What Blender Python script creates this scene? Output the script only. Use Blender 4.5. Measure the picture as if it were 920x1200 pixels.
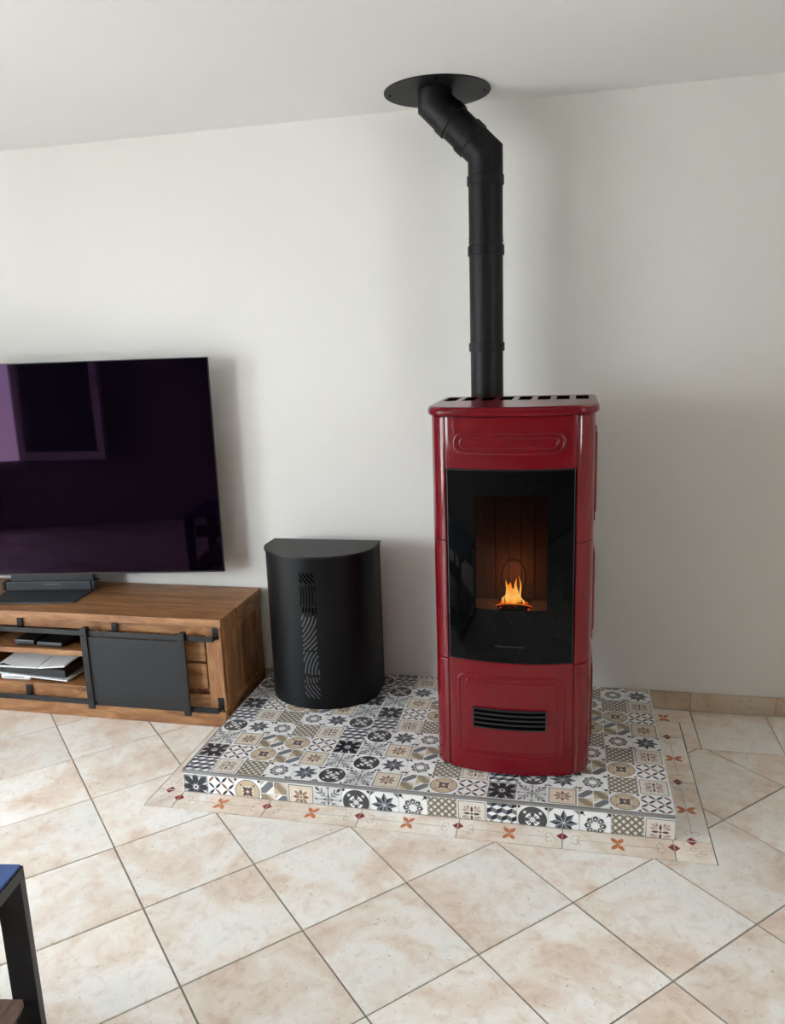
import bpy, bmesh, math, random
from mathutils import Vector, Matrix
random.seed(7)
for o in list(bpy.data.objects): bpy.data.objects.remove(o)
scene = bpy.context.scene
COL = scene.collection
PI = math.pi

# ------------------------------------------------------------------ camera
CAM = dict(pos=(1.357, -3.2871, 1.5681), yaw=0.2266, pitch=0.2113, roll=-0.0342, f=924.05)
def make_camera():
    cd = bpy.data.cameras.new('camera'); co = bpy.data.objects.new('camera', cd); COL.objects.link(co)
    y, p, r = CAM['yaw'], CAM['pitch'], CAM['roll']
    fw = Vector((-math.sin(y)*math.cos(p), math.cos(y)*math.cos(p), -math.sin(p)))
    rt = Vector((math.cos(y), math.sin(y), 0)); up = rt.cross(fw)
    r2 = math.cos(r)*rt + math.sin(r)*up; u2 = -math.sin(r)*rt + math.cos(r)*up
    m = Matrix((r2, u2, -fw)).transposed().to_4x4(); m.translation = CAM['pos']
    co.matrix_world = m
    cd.sensor_fit = 'VERTICAL'; cd.sensor_height = 36; cd.sensor_width = 27.6
    cd.lens = CAM['f']/1200*36; cd.clip_start = .02
    scene.camera = co
make_camera()

# ------------------------------------------------------------------ world: an overcast sky seen through the window
W = bpy.data.worlds.new('overcast_sky'); scene.world = W; W.use_nodes = True
wn = W.node_tree.nodes; wn.clear()
bg = wn.new('ShaderNodeBackground'); wo = wn.new('ShaderNodeOutputWorld')
SKY = 30.0
bg.inputs[0].default_value = (0.83, 0.925, 1.0, 1)
W.node_tree.links.new(bg.outputs[0], wo.inputs[0])
# standard overcast sky: luminance grows from the horizon to the zenith as (1 + 2 sin h) / 3
tcw = wn.new('ShaderNodeTexCoord'); sxw = wn.new('ShaderNodeSeparateXYZ'); W.node_tree.links.new(tcw.outputs['Generated'], sxw.inputs[0])
mxw = wn.new('ShaderNodeMath'); mxw.operation = 'MAXIMUM'; mxw.inputs[1].default_value = 0; W.node_tree.links.new(sxw.outputs[2], mxw.inputs[0])
skw = wn.new('ShaderNodeMath'); skw.operation = 'MULTIPLY_ADD'; skw.inputs[1].default_value = 2/3*SKY; skw.inputs[2].default_value = SKY/3
W.node_tree.links.new(mxw.outputs[0], skw.inputs[0]); W.node_tree.links.new(skw.outputs[0], bg.inputs[1])
# room dimensions
XL, XR, YB, ZC = -3.3, 3.6, -4.1, 2.455
WIN = (-3.24, -2.30, .58, 2.22)        # window in the wall behind the viewer: x0, x1, z0, z1
WIN3 = (-3.55, -1.95, .05, 2.28)       # glazed door in the left wall: y0, y1, z0, z1
WIN2 = (-2.50, -1.85, .75, 2.26)       # smaller window in the right wall: y0, y1, z0, z1
def portal(name, loc, rot, sx, sy):
    ld = bpy.data.lights.new(name, 'AREA'); ld.shape = 'RECTANGLE'; ld.size = sx; ld.size_y = sy
    ld.cycles.is_portal = True
    o = bpy.data.objects.new(name, ld); COL.objects.link(o); o.location = loc; o.rotation_euler = rot
portal('window_portal', ((WIN[0]+WIN[1])/2, YB-.05, (WIN[2]+WIN[3])/2), (PI/2, 0, 0), WIN[1]-WIN[0], WIN[3]-WIN[2])
portal('window_portal', (XR+.05, (WIN2[0]+WIN2[1])/2, (WIN2[2]+WIN2[3])/2), (0, PI/2, 0), WIN2[3]-WIN2[2], WIN2[1]-WIN2[0])
portal('window_portal', (XL-.05, (WIN3[0]+WIN3[1])/2, (WIN3[2]+WIN3[3])/2), (0, -PI/2, 0), WIN3[3]-WIN3[2], WIN3[1]-WIN3[0])
vs = scene.view_settings
vs.view_transform = 'Standard'; vs.look = 'None'; vs.gamma = 1; vs.use_curve_mapping = False
vs.exposure = 0.97

# ------------------------------------------------------------------ materials
MATS = {}
def nodemat(name):
    m = bpy.data.materials.new(name); m.use_nodes = True
    nt = m.node_tree; b = nt.nodes['Principled BSDF']; MATS[name] = m
    return m, nt, b
def N(nt, t, **k):
    n = nt.nodes.new(t)
    for a, v in k.items():
        if a == 'ins':
            for i, x in v.items(): n.inputs[i].default_value = x
        else: setattr(n, a, v)
    return n
def ramp(nt, fac, stops):
    r = nt.nodes.new('ShaderNodeValToRGB'); e = r.color_ramp.elements
    while len(e) < len(stops): e.new(.5)
    for i, (p, c) in enumerate(stops):
        e[i].position = p; e[i].color = (*c, 1)
    nt.links.new(fac, r.inputs[0]); return r.outputs[0]
def mixc(nt, f, a, b, mode='MIX'):
    m = N(nt, 'ShaderNodeMix', data_type='RGBA', blend_type=mode)
    for sock, v in ((0, f), (6, a), (7, b)):
        if isinstance(v, (int, float)): m.inputs[sock].default_value = v
        elif isinstance(v, tuple): m.inputs[sock].default_value = (*v, 1)
        else: nt.links.new(v, m.inputs[sock])
    return m.outputs[2]
def noise(nt, vec, scale, detail=4, rough=.55, dist=0):
    n = N(nt, 'ShaderNodeTexNoise', ins={'Scale': scale, 'Detail': detail, 'Roughness': rough, 'Distortion': dist})
    if vec: nt.links.new(vec, n.inputs['Vector'])
    return n.outputs[0]
def bump(nt, b, h, s=.2, d=.002):
    n = N(nt, 'ShaderNodeBump', ins={'Strength': s, 'Distance': d}); nt.links.new(h, n.inputs['Height'])
    nt.links.new(n.outputs[0], b.inputs['Normal'])
def plain(name, col, rough=.5, metal=0, spec=.5, coat=0, grain=0):
    m, nt, b = nodemat(name)
    b.inputs['Roughness'].default_value = rough; b.inputs['Metallic'].default_value = metal
    b.inputs['Specular IOR Level'].default_value = spec; b.inputs['Coat Weight'].default_value = coat
    b.inputs['Coat Roughness'].default_value = .05
    tc = N(nt, 'ShaderNodeTexCoord')
    n = noise(nt, tc.outputs['Object'], 30, 3)
    c = ramp(nt, n, [(.3, tuple(x*.94 for x in col)), (.7, tuple(min(1, x*1.06) for x in col))])
    nt.links.new(c, b.inputs['Base Color'])
    if grain:
        g = noise(nt, tc.outputs['Object'], grain, 2); bump(nt, b, g, .15, .0006)
    return m
def srgb(r, g, b):
    f = lambda v: (v/255/12.92 if v/255 <= .04045 else ((v/255+.055)/1.055)**2.4)
    return (f(r), f(g), f(b))

def mat_wall(name, col):
    m, nt, b = nodemat(name); b.inputs['Roughness'].default_value = .85; b.inputs['Specular IOR Level'].default_value = .25
    tc = N(nt, 'ShaderNodeTexCoord')
    n = noise(nt, tc.outputs['Object'], 1.2, 3)
    c = ramp(nt, n, [(.3, tuple(x*.97 for x in col)), (.7, col)]); nt.links.new(c, b.inputs['Base Color'])
    g = noise(nt, tc.outputs['Object'], 160, 3); bump(nt, b, g, .12, .001)
    return m
mat_wall('taupe_paint', (.30, .275, .25)); mat_wall('sand_paint', (.84, .74, .62)); mat_wall('wall_paint', (.765, .738, .70)); mat_wall('ceiling_paint', (.84, .83, .812))  # taupe and sand: unseen walls toned for dim reflections and warm bounce

def mat_floor_tile(name, tint=(1, 1, 1)):
    m, nt, b = nodemat(name)
    geo = N(nt, 'ShaderNodeNewGeometry'); oi = N(nt, 'ShaderNodeObjectInfo')
    cv = N(nt, 'ShaderNodeCombineXYZ')
    mul = N(nt, 'ShaderNodeMath', operation='MULTIPLY', ins={1: 37.}); nt.links.new(oi.outputs['Random'], mul.inputs[0])
    for i in range(3): nt.links.new(mul.outputs[0], cv.inputs[i])
    ad = N(nt, 'ShaderNodeVectorMath', operation='ADD'); nt.links.new(geo.outputs['Position'], ad.inputs[0]); nt.links.new(cv.outputs[0], ad.inputs[1])
    v = ad.outputs[0]
    T = lambda c: tuple(a*t for a, t in zip(c, tint))
    n1 = noise(nt, v, 4.2, 5, .62, .5)
    c1 = ramp(nt, n1, [(.33, T(srgb(211, 182, 159))), (.46, T(srgb(231, 214, 197))), (.56, T(srgb(243, 237, 229))), (.72, T(srgb(234, 234, 228)))])
    n2 = noise(nt, v, 24, 4, .65, .8)
    c2 = ramp(nt, n2, [(.33, T(srgb(204, 178, 154))), (.50, T(srgb(240, 232, 223))), (.75, T(srgb(243, 239, 234)))])
    c = mixc(nt, .30, c1, c2)
    n3 = noise(nt, v, 95, 2, .5)
    sp = ramp(nt, n3, [(.25, (.45, .40, .34)), (.33, (1, 1, 1))])
    c = mixc(nt, .7, c, sp, 'MULTIPLY')
    rv = N(nt, 'ShaderNodeMapRange', ins={1: 0., 2: 1., 3: .92, 4: 1.04}); nt.links.new(oi.outputs['Random'], rv.inputs[0])
    hs = N(nt, 'ShaderNodeHueSaturation'); nt.links.new(rv.outputs[0], hs.inputs['Value']); nt.links.new(c, hs.inputs['Color'])
    nt.links.new(hs.outputs[0], b.inputs['Base Color'])
    rr = N(nt, 'ShaderNodeMapRange', ins={1: .3, 2: .7, 3: .30, 4: .46}); nt.links.new(n1, rr.inputs[0]); nt.links.new(rr.outputs[0], b.inputs['Roughness'])
    bump(nt, b, n2, .12, .0015)
    return m
mat_floor_tile('floor_tile'); mat_floor_tile('listello_tile', (1, .995, .985)); mat_floor_tile('skirting_tile', (.68, .61, .51))
plain('grout', srgb(150, 140, 128), .9, grain=300)

def mat_wood(name, dark, mid, light, axis='X', rough=.5):
    m, nt, b = nodemat(name)
    tc = N(nt, 'ShaderNodeTexCoord'); oi = N(nt, 'ShaderNodeObjectInfo')
    mp = N(nt, 'ShaderNodeMapping')
    sc = {'X': (1.6, 11, 11), 'Y': (11, 1.6, 11), 'Z': (11, 11, 1.6)}[axis]
    mp.inputs['Scale'].default_value = sc
    ad = N(nt, 'ShaderNodeVectorMath', operation='MULTIPLY_ADD'); nt.links.new(oi.outputs['Random'], ad.inputs[0])
    ad.inputs[1].default_value = (9, 5, 7); nt.links.new(tc.outputs['Object'], ad.inputs[2])
    nt.links.new(ad.outputs[0], mp.inputs[0])
    n1 = noise(nt, mp.outputs[0], 1.6, 6, .6, 1.6)
    n2 = noise(nt, mp.outputs[0], 9, 4, .7, .6)
    c = ramp(nt, n1, [(.28, dark), (.48, mid), (.72, light)])
    g = ramp(nt, n2, [(.35, (.55, .5, .45)), (.6, (1, 1, 1))])
    c = mixc(nt, .55, c, g, 'MULTIPLY'); nt.links.new(c, b.inputs['Base Color'])
    b.inputs['Roughness'].default_value = rough; bump(nt, b, n2, .25, .002)
    return m
WD, WM, WL = srgb(98, 61, 36), srgb(152, 103, 62), srgb(186, 139, 93)
mat_wood('mango_wood', WD, WM, WL, 'X', .42)
mat_wood('mango_wood_upright', WD, WM, WL, 'Z', .5)
mat_wood('mango_wood_depth', WD, WM, WL, 'Y', .5)
mat_wood('shelf_wood', srgb(70, 48, 40), srgb(110, 84, 72), srgb(140, 112, 98), 'Y', .5)

plain('red_ceramic', (.145, .0020, .0068), .08, spec=.40)
plain('red_ceramic_lid', (.14, .0024, .0078), .20, spec=.25)
plain('black_metal', (.012, .012, .0125), .42, grain=500)
plain('flue_black', (.0042, .0042, .0044), .48, spec=.22, grain=600)
plain('bin_black', (.0032, .0035, .0042), .42, spec=.2, grain=700)
plain('bin_lid', (.0075, .008, .0085), .45, spec=.35, grain=700)
plain('bin_slot_shade', (.0008, .0008, .0008), .9, spec=0)  # black stripe colour stands for the shade inside the cut-outs
plain('bin_slot_grey', (.075, .075, .078), .5)
plain('door_sheet', (.013, .0138, .0155), .5, spec=.35, grain=400)
plain('iron', (.02, .02, .021), .38, metal=.5)
plain('steel_grey', (.33, .33, .33), .35, metal=.7)
plain('plastic_black', (.012, .012, .014), .35)
plain('plastic_dark', (.03, .032, .036), .5)
plain('console_white', (.78, .79, .80), .4)
plain('logo_faint', (.012, .012, .012), .4)
plain('logo_grey', (.18, .18, .18), .4)
plain('table_blue', srgb(62, 88, 142), .35, grain=300)
plain('apron_grey', srgb(96, 86, 84), .6)
plain('table_steel', (.02, .02, .02), .4)
plain('white_pvc', (.82, .82, .82), .35)
plain('hole_black', (.002, .002, .002), .9, spec=0)  # near black, stands for the shade inside vents and grille
plain('terrace_stone', (.42, .40, .37), .8)
plain('burn_mark', (.05, .025, .012), .8)
plain('firebrick', srgb(56, 40, 36), .9, spec=.2)
plain('ash', srgb(70, 60, 55), .95)

# glass: thin pane, clear with a fresnel reflection
def mat_glass(name, tint=(1, 1, 1), ior=1.45):
    m, nt, b = nodemat(name); nt.nodes.remove(b); out = nt.nodes['Material Output']
    fr = N(nt, 'ShaderNodeFresnel', ins={'IOR': ior}); tr = N(nt, 'ShaderNodeBsdfTransparent'); gl = N(nt, 'ShaderNodeBsdfGlossy')
    tr.inputs[0].default_value = (*tint, 1); gl.inputs['Roughness'].default_value = .01
    mx = N(nt, 'ShaderNodeMixShader'); nt.links.new(fr.outputs[0], mx.inputs[0]); nt.links.new(tr.outputs[0], mx.inputs[1]); nt.links.new(gl.outputs[0], mx.inputs[2])
    nt.links.new(mx.outputs[0], out.inputs[0]); return m
mat_glass('window_glass')
# oven glass: black printed border with a clear window (object coordinates: x across, z up)
def mat_door_glass(x0, x1, z0, z1):
    m, nt, b = nodemat('door_glass'); out = nt.nodes['Material Output']
    b.inputs['Base Color'].default_value = (.0025, .0025, .0028, 1); b.inputs['Roughness'].default_value = .04
    b.inputs['Specular IOR Level'].default_value = .13
    tr = N(nt, 'ShaderNodeBsdfTransparent'); tr.inputs[0].default_value = (.62, .58, .56, 1)
    gl = N(nt, 'ShaderNodeBsdfGlossy'); gl.inputs['Roughness'].default_value = .03
    fr = N(nt, 'ShaderNodeFresnel', ins={'IOR': 1.22})
    mx = N(nt, 'ShaderNodeMixShader'); nt.links.new(fr.outputs[0], mx.inputs[0]); nt.links.new(tr.outputs[0], mx.inputs[1]); nt.links.new(gl.outputs[0], mx.inputs[2])
    tc = N(nt, 'ShaderNodeTexCoord'); sp = N(nt, 'ShaderNodeSeparateXYZ'); nt.links.new(tc.outputs['Object'], sp.inputs[0])
    fac = None
    for ax, v, op in ((0, x0, 'GREATER_THAN'), (0, x1, 'LESS_THAN'), (2, z0, 'GREATER_THAN'), (2, z1, 'LESS_THAN')):
        c = N(nt, 'ShaderNodeMath', operation=op, ins={1: v}); nt.links.new(sp.outputs[ax], c.inputs[0])
        if fac is None: fac = c.outputs[0]
        else:
            q = N(nt, 'ShaderNodeMath', operation='MULTIPLY'); nt.links.new(fac, q.inputs[0]); nt.links.new(c.outputs[0], q.inputs[1]); fac = q.outputs[0]
    m2 = N(nt, 'ShaderNodeMixShader'); nt.links.new(fac, m2.inputs[0]); nt.links.new(b.outputs[0], m2.inputs[1]); nt.links.new(mx.outputs[0], m2.inputs[2])
    nt.links.new(m2.outputs[0], out.inputs[0])
# television screen: black panel under a purple anti-reflection coating
def mat_screen():
    m, nt, b = nodemat('tv_screen')
    b.inputs['Base Color'].default_value = (.0012, .0006, .0022, 1); b.inputs['Roughness'].default_value = .03
    b.inputs['Specular IOR Level'].default_value = .13
    b.inputs['Specular Tint'].default_value = (.80, .38, .80, 1)
mat_screen()
def mat_flame(name, z0, z1, stops, strength):
    m, nt, b = nodemat(name); nt.nodes.remove(b); out = nt.nodes['Material Output']
    tc = N(nt, 'ShaderNodeTexCoord'); sp = N(nt, 'ShaderNodeSeparateXYZ'); nt.links.new(tc.outputs['Object'], sp.inputs[0])
    n = noise(nt, tc.outputs['Object'], 38, 2)
    mr = N(nt, 'ShaderNodeMapRange', ins={1: z0, 2: z1, 3: 0., 4: 1.}); nt.links.new(sp.outputs[2], mr.inputs[0])
    a = N(nt, 'ShaderNodeMath', operation='MULTIPLY_ADD', ins={1: .5, 2: -.25}); nt.links.new(n, a.inputs[0])
    s = N(nt, 'ShaderNodeMath', operation='ADD'); nt.links.new(mr.outputs[0], s.inputs[0]); nt.links.new(a.outputs[0], s.inputs[1])
    c = ramp(nt, s.outputs[0], stops)
    em = N(nt, 'ShaderNodeEmission', ins={1: strength}); nt.links.new(c, em.inputs[0])
    lw = N(nt, 'ShaderNodeLayerWeight', ins={0: .35}); tr = N(nt, 'ShaderNodeBsdfTransparent')
    mx = N(nt, 'ShaderNodeMixShader'); nt.links.new(lw.outputs['Facing'], mx.inputs[0]); nt.links.new(em.outputs[0], mx.inputs[1]); nt.links.new(tr.outputs[0], mx.inputs[2])
    nt.links.new(mx.outputs[0], out.inputs[0])

# ------------------------------------------------------------------ helpers
def setm(o, mats):
    for m in (mats if isinstance(mats, (list, tuple)) else [mats]): o.data.materials.append(MATS[m])
def tag(o, label=None, cat=None, group=None, kind=None):
    if label: o['label'] = label
    if cat: o['category'] = cat
    if group: o['group'] = group
    if kind: o['kind'] = kind
    return o
def thing(name, loc, label, cat, rz=0, group=None):
    o = bpy.data.objects.new(name, None); COL.objects.link(o); o.location = loc; o.rotation_euler = (0, 0, rz)
    o.empty_display_size = .1
    return tag(o, label, cat, group)
def origin(p):
    v = Vector((0, 0, 0))
    while p is not None: v += p.location; p = p.parent
    return v
def link(name, me, mats, parent=None, loc=(0, 0, 0), rot=(0, 0, 0)):
    o = bpy.data.objects.new(name, me); COL.objects.link(o)
    if mats and len(me.materials) == 0: setm(o, mats)
    o.parent = parent; o.location = loc; o.rotation_euler = rot
    return o
def fin(bm, name, mats, parent=None, local=False, smooth=35, loc=None):
    """bm in world coordinates unless local; parent must be unrotated when not local"""
    if not local and parent is not None:
        bmesh.ops.translate(bm, verts=bm.verts, vec=-origin(parent))
    if loc is not None: bmesh.ops.translate(bm, verts=bm.verts, vec=-Vector(loc))
    bmesh.ops.recalc_face_normals(bm, faces=bm.faces)
    me = bpy.data.meshes.new(name); bm.to_mesh(me); bm.free()
    if smooth:
        for p in me.polygons: p.use_smooth = True
        me.set_sharp_from_angle(angle=math.radians(smooth))
    o = link(name, me, mats, parent, loc or (0, 0, 0))
    if smooth and smooth < 90:
        wnm = o.modifiers.new('weighted_normals', 'WEIGHTED_NORMAL'); wnm.weight = 100; wnm.keep_sharp = True
    return o
def box(bm, x0, x1, y0, y1, z0, z1, bev=0, seg=2, mi=0):
    vs = [bm.verts.new((x, y, z)) for x in (x0, x1) for y in (y0, y1) for z in (z0, z1)]
    F = [(0, 1, 3, 2), (4, 6, 7, 5), (0, 4, 5, 1), (2, 3, 7, 6), (0, 2, 6, 4), (1, 5, 7, 3)]
    fs = [bm.faces.new([vs[i] for i in f]) for f in F]
    for f in fs: f.material_index = mi
    if bev:
        es = list({e for f in fs for e in f.edges})
        bmesh.ops.bevel(bm, geom=es, offset=bev, segments=seg, profile=.5, affect='EDGES')
    return vs
def bx(name, mats, parent, x0, x1, y0, y1, z0, z1, bev=.002, local=False, seg=2):
    bm = bmesh.new(); box(bm, x0, x1, y0, y1, z0, z1, bev, seg); return fin(bm, name, mats, parent, local)
def prism(bm, pts, z0, z1, bev=0, seg=2, mi=0):
    a = [bm.verts.new((x, y, z0)) for x, y in pts]; b = [bm.verts.new((x, y, z1)) for x, y in pts]
    n = len(pts); fs = [bm.faces.new(a[::-1]), bm.faces.new(b)]
    for i in range(n): fs.append(bm.faces.new((a[i], a[(i+1) % n], b[(i+1) % n], b[i])))
    for f in fs: f.material_index = mi
    if bev:
        es = list(set(fs[0].edges) | set(fs[1].edges))
        bmesh.ops.bevel(bm, geom=es, offset=bev, segments=seg, profile=.5, affect='EDGES')
def tube(bm, path, r, n=24, cap=True):
    """sweep of a circle along a polyline with mitred bends; r a number or one per point"""
    P = [Vector(p) for p in path]; rings = []
    rs = r if isinstance(r, (list, tuple)) else [r]*len(P)
    up = None
    for i, p in enumerate(P):
        d0 = (P[i]-P[i-1]).normalized() if i else (P[1]-P[0]).normalized()
        d1 = (P[i+1]-P[i]).normalized() if i < len(P)-1 else d0
        t = (d0+d1).normalized()
        ref = Vector((0, 1, 0)) if abs(d0.y) < .9 else Vector((1, 0, 0))
        a = d0.cross(ref).normalized(); b = d0.cross(a).normalized()
        ring = []
        for k in range(n):
            v = a*math.cos(2*PI*k/n)*rs[i]+b*math.sin(2*PI*k/n)*rs[i]
            v = v - d0*(v.dot(t)/d0.dot(t))       # project along d0 onto the mitre plane
            ring.append(bm.verts.new(p+v))
        rings.append(ring)
    for A, B in zip(rings, rings[1:]):
        # align start index (reference frame may flip between segments)
        off = min(range(n), key=lambda s: sum((A[k].co-B[(k+s) % n].co).length for k in range(0, n, 3)))
        for k in range(n):
            try: bm.faces.new((A[k], A[(k+1) % n], B[(k+1+off) % n], B[(k+off) % n]))
            except ValueError: pass
    if cap:
        for ring in (rings[0], rings[-1]):
            try: bm.faces.new(ring)
            except ValueError: pass
def clip(poly, x0, x1, y0, y1):
    for ax, v, s in ((0, x0, 1), (0, x1, -1), (1, y0, 1), (1, y1, -1)):
        out = []
        for i in range(len(poly)):
            a, b = poly[i-1], poly[i]
            da, db = s*(a[ax]-v), s*(b[ax]-v)
            if (da >= 0) != (db >= 0):
                t = da/(da-db); out.append((a[0]+(b[0]-a[0])*t, a[1]+(b[1]-a[1])*t))
            if db >= 0: out.append(b)
        poly = out
        if len(poly) < 3: return []
    # drop doubled points and slivers
    res = []
    for p in poly:
        if not res or (abs(p[0]-res[-1][0])+abs(p[1]-res[-1][1])) > 1e-6: res.append(p)
    if len(res) > 2 and (abs(res[0][0]-res[-1][0])+abs(res[0][1]-res[-1][1])) < 1e-6: res.pop()
    ar = sum(res[i-1][0]*res[i][1]-res[i][0]*res[i-1][1] for i in range(len(res)))/2 if len(res) > 2 else 0
    return res if abs(ar) > 1e-7 else []
def boolean_cut(o, cutter_bm):
    bmesh.ops.recalc_face_normals(cutter_bm, faces=cutter_bm.faces); me = bpy.data.meshes.new('cut'); cutter_bm.to_mesh(me); cutter_bm.free()
    c = bpy.data.objects.new('cut', me); COL.objects.link(c)
    o.modifiers.clear(); md = o.modifiers.new('cut', 'BOOLEAN'); md.object = c; md.operation = 'DIFFERENCE'; md.solver = 'EXACT'
    bpy.context.view_layer.update()
    ev = o.evaluated_get(bpy.context.evaluated_depsgraph_get())
    nm = bpy.data.meshes.new_from_object(ev)
    o.modifiers.clear(); o.data = nm
    bpy.data.objects.remove(c)

# ------------------------------------------------------------------ room shell
def struct(name, bm, mats, parent=None):
    o = fin(bm, name, mats, parent, smooth=0); o['kind'] = 'structure'; return o
T = .15
bm = bmesh.new(); box(bm, XL-T, XR+T, YB-T, T, -.12, -.0035); floor = struct('floor', bm, 'grout'); floor['label'] = 'beige tiled floor laid on the diagonal'
bm = bmesh.new(); box(bm, XL-T, XR+T, YB-T, T, ZC, ZC+.12); o = struct('ceiling', bm, 'ceiling_paint'); o['label'] = 'plain white ceiling'
bm = bmesh.new(); box(bm, XL-T, XR+T, 0, T, -.0035, ZC); wall_back = struct('wall_back', bm, 'wall_paint'); wall_back['label'] = 'off white painted wall behind the stove'
def holed(horizontal, a0, a1, w, p0, p1):
    bm = bmesh.new(); u0, u1, z0, z1 = w
    for b in ((a0, u0, -.0035, ZC), (u1, a1, -.0035, ZC), (u0, u1, -.0035, z0), (u0, u1, z1, ZC)):
        if horizontal: box(bm, b[0], b[1], p0, p1, b[2], b[3])
        else: box(bm, p0, p1, b[0], b[1], b[2], b[3])
    return bm
o = struct('wall_right', holed(False, YB, 0, WIN2, XR, XR+T), 'sand_paint'); o['label'] = 'sand coloured side wall with small window out of view at right'
o = struct('wall_front', holed(True, XL-T, XR+T, WIN, YB-T, YB), 'taupe_paint'); o['label'] = 'dark taupe wall with the open window behind the viewer'
o = struct('wall_left', holed(False, YB, 0, WIN3, XL-T, XL), 'wall_paint'); o['label'] = 'white side wall with glazed door out of view at left'
bm = bmesh.new(); box(bm, -20, 20, -25, YB-T-.01, -.5, -.25); box(bm, XR+T+.01, 20, YB-T-.01, 12, -.5, -.25); box(bm, -20, XL-T-.01, YB-T-.01, 12, -.5, -.25); o = struct('ground', bm, 'terrace_stone'); o['label'] = 'stone terrace outside the windows'

# windows: outer frame and glazed leaves
def window_empty(name, loc, label, rz=0):
    w = bpy.data.objects.new(name, None); COL.objects.link(w); w.location = loc; w.rotation_euler = (0, 0, rz); return tag(w, label, kind='structure')
def leaf(parent, w, h, name):
    """a casement in its own frame: hinge at origin, along +x, z up; local mesh"""
    fo = bpy.data.objects.new(name, None); COL.objects.link(fo); fo.parent = parent
    s = .075
    bm = bmesh.new()
    box(bm, 0, w, -.025, .025, 0, s, .004); box(bm, 0, w, -.025, .025, h-s, h, .004)
    box(bm, 0, s, -.025, .025, s, h-s, .004); box(bm, w-s, w, -.025, .025, s, h-s, .004)
    fin(bm, 'sash', 'white_pvc', fo, local=True)
    bm = bmesh.new(); box(bm, s-.005, w-s+.005, -.004, .004, s-.005, h-s+.005); fin(bm, 'pane', 'window_glass', fo, local=True, smooth=0)
    bm = bmesh.new(); box(bm, w-.05, w-.025, .025, .06, h*.48, h*.48+.02, .003); box(bm, w-.05, w-.025, .045, .06, h*.40, h*.48, .003); fin(bm, 'handle', 'white_pvc', fo, local=True)
    return fo
def window(name, loc, rz, w, h, label, opens):
    # local frame: x along the wall, y into the room, z up; origin at the lower middle of the opening
    wi = window_empty(name, loc, label, rz); f = .05; a = w/2
    bm = bmesh.new()
    box(bm, -a, a, -.11, -.03, 0, f, .003); box(bm, -a, a, -.11, -.03, h-f, h, .003)
    box(bm, -a, -a+f, -.11, -.03, f, h-f, .003); box(bm, a-f, a, -.11, -.03, f, h-f, .003)
    fin(bm, 'window_frame', 'white_pvc', wi, local=True)
    lw = (w-2*f)/(2 if len(opens) == 2 else 1)-.002
    for s, ang in zip((1, -1) if len(opens) == 2 else (-1,), opens):
        l = leaf(wi, lw, h-2*f-.004, 'casement')
        l.location = (-s*(a-f), -.026 if ang else -.06, f+.002); l.rotation_euler = (0, 0, math.radians(ang) if s == 1 else PI+math.radians(-ang))
# the wall behind the viewer faces +y; seen from inside its local x is reversed, so the hinge by the hall is the -x one
window('window_1', ((WIN[0]+WIN[1])/2, YB, WIN[2]), 0, WIN[1]-WIN[0], WIN[3]-WIN[2], 'white framed window with its leaf swung open', (166,))
window('window_2', (XR, (WIN2[0]+WIN2[1])/2, WIN2[2]), PI/2, WIN2[1]-WIN2[0], WIN2[3]-WIN2[2], 'small closed white framed window', (0,))
window('window_3', (XL, (WIN3[0]+WIN3[1])/2, WIN3[2]), -PI/2, WIN3[1]-WIN3[0], WIN3[3]-WIN3[2], 'white framed glazed double door', (0, 0))

# ------------------------------------------------------------------ floor tiles
A_ = .2415                                   # half diagonal of a floor tile
OX, OY = .1735, -1.0375
gap = .0046
BX0, BX1, BY = -.098, 1.806, -1.04           # outer edge of the decorated border round the hearth
def tile_from_polys(name, polys, parent, mat, th=.0085, chamfer=0):
    """one slab from coplanar convex pieces, origin at its middle"""
    cx = sum(p[0] for q in polys for p in q)/sum(len(q) for q in polys); cy = sum(p[1] for q in polys for p in q)/sum(len(q) for q in polys)
    bm = bmesh.new()
    for q in polys: prism(bm, q, -th, 0)
    me_o = fin(bm, name, mat, parent, local=True, smooth=0, loc=(cx, cy, 0)); return me_o
def chamfer_tile_mesh(pts, th=.0085, c=.0012):
    bm = bmesh.new(); n = len(pts)
    cx = sum(p[0] for p in pts)/n; cy = sum(p[1] for p in pts)/n
    A = [bm.verts.new((x, y, -th)) for x, y in pts]; B = [bm.verts.new((x, y, -c)) for x, y in pts]
    R_ = math.hypot(pts[0][0]-cx, pts[0][1]-cy); k = 1-c*1.4/R_
    Cc = [bm.verts.new((cx+(x-cx)*k, cy+(y-cy)*k, 0)) for x, y in pts]
    bm.faces.new(Cc)
    for i in range(n):
        j = (i+1) % n; bm.faces.new((A[i], A[j], B[j], B[i])); bm.faces.new((B[i], B[j], Cc[j], Cc[i]))
    bmesh.ops.recalc_face_normals(bm, faces=bm.faces)
    me = bpy.data.meshes.new('tile'); bm.to_mesh(me); bm.free(); me.materials.append(MATS['floor_tile']); return me
g2 = gap*math.sqrt(2)/2*1.2
dia = [(A_-g2, 0), (0, A_-g2), (-A_+g2, 0), (0, -A_+g2)]
full = chamfer_tile_mesh(dia)
regions = [(XL, BX0-gap/2, YB, 0), (BX0-gap/2, BX1+gap/2, YB, BY-gap/2), (BX1+gap/2, XR, YB, -.3325)]
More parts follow.
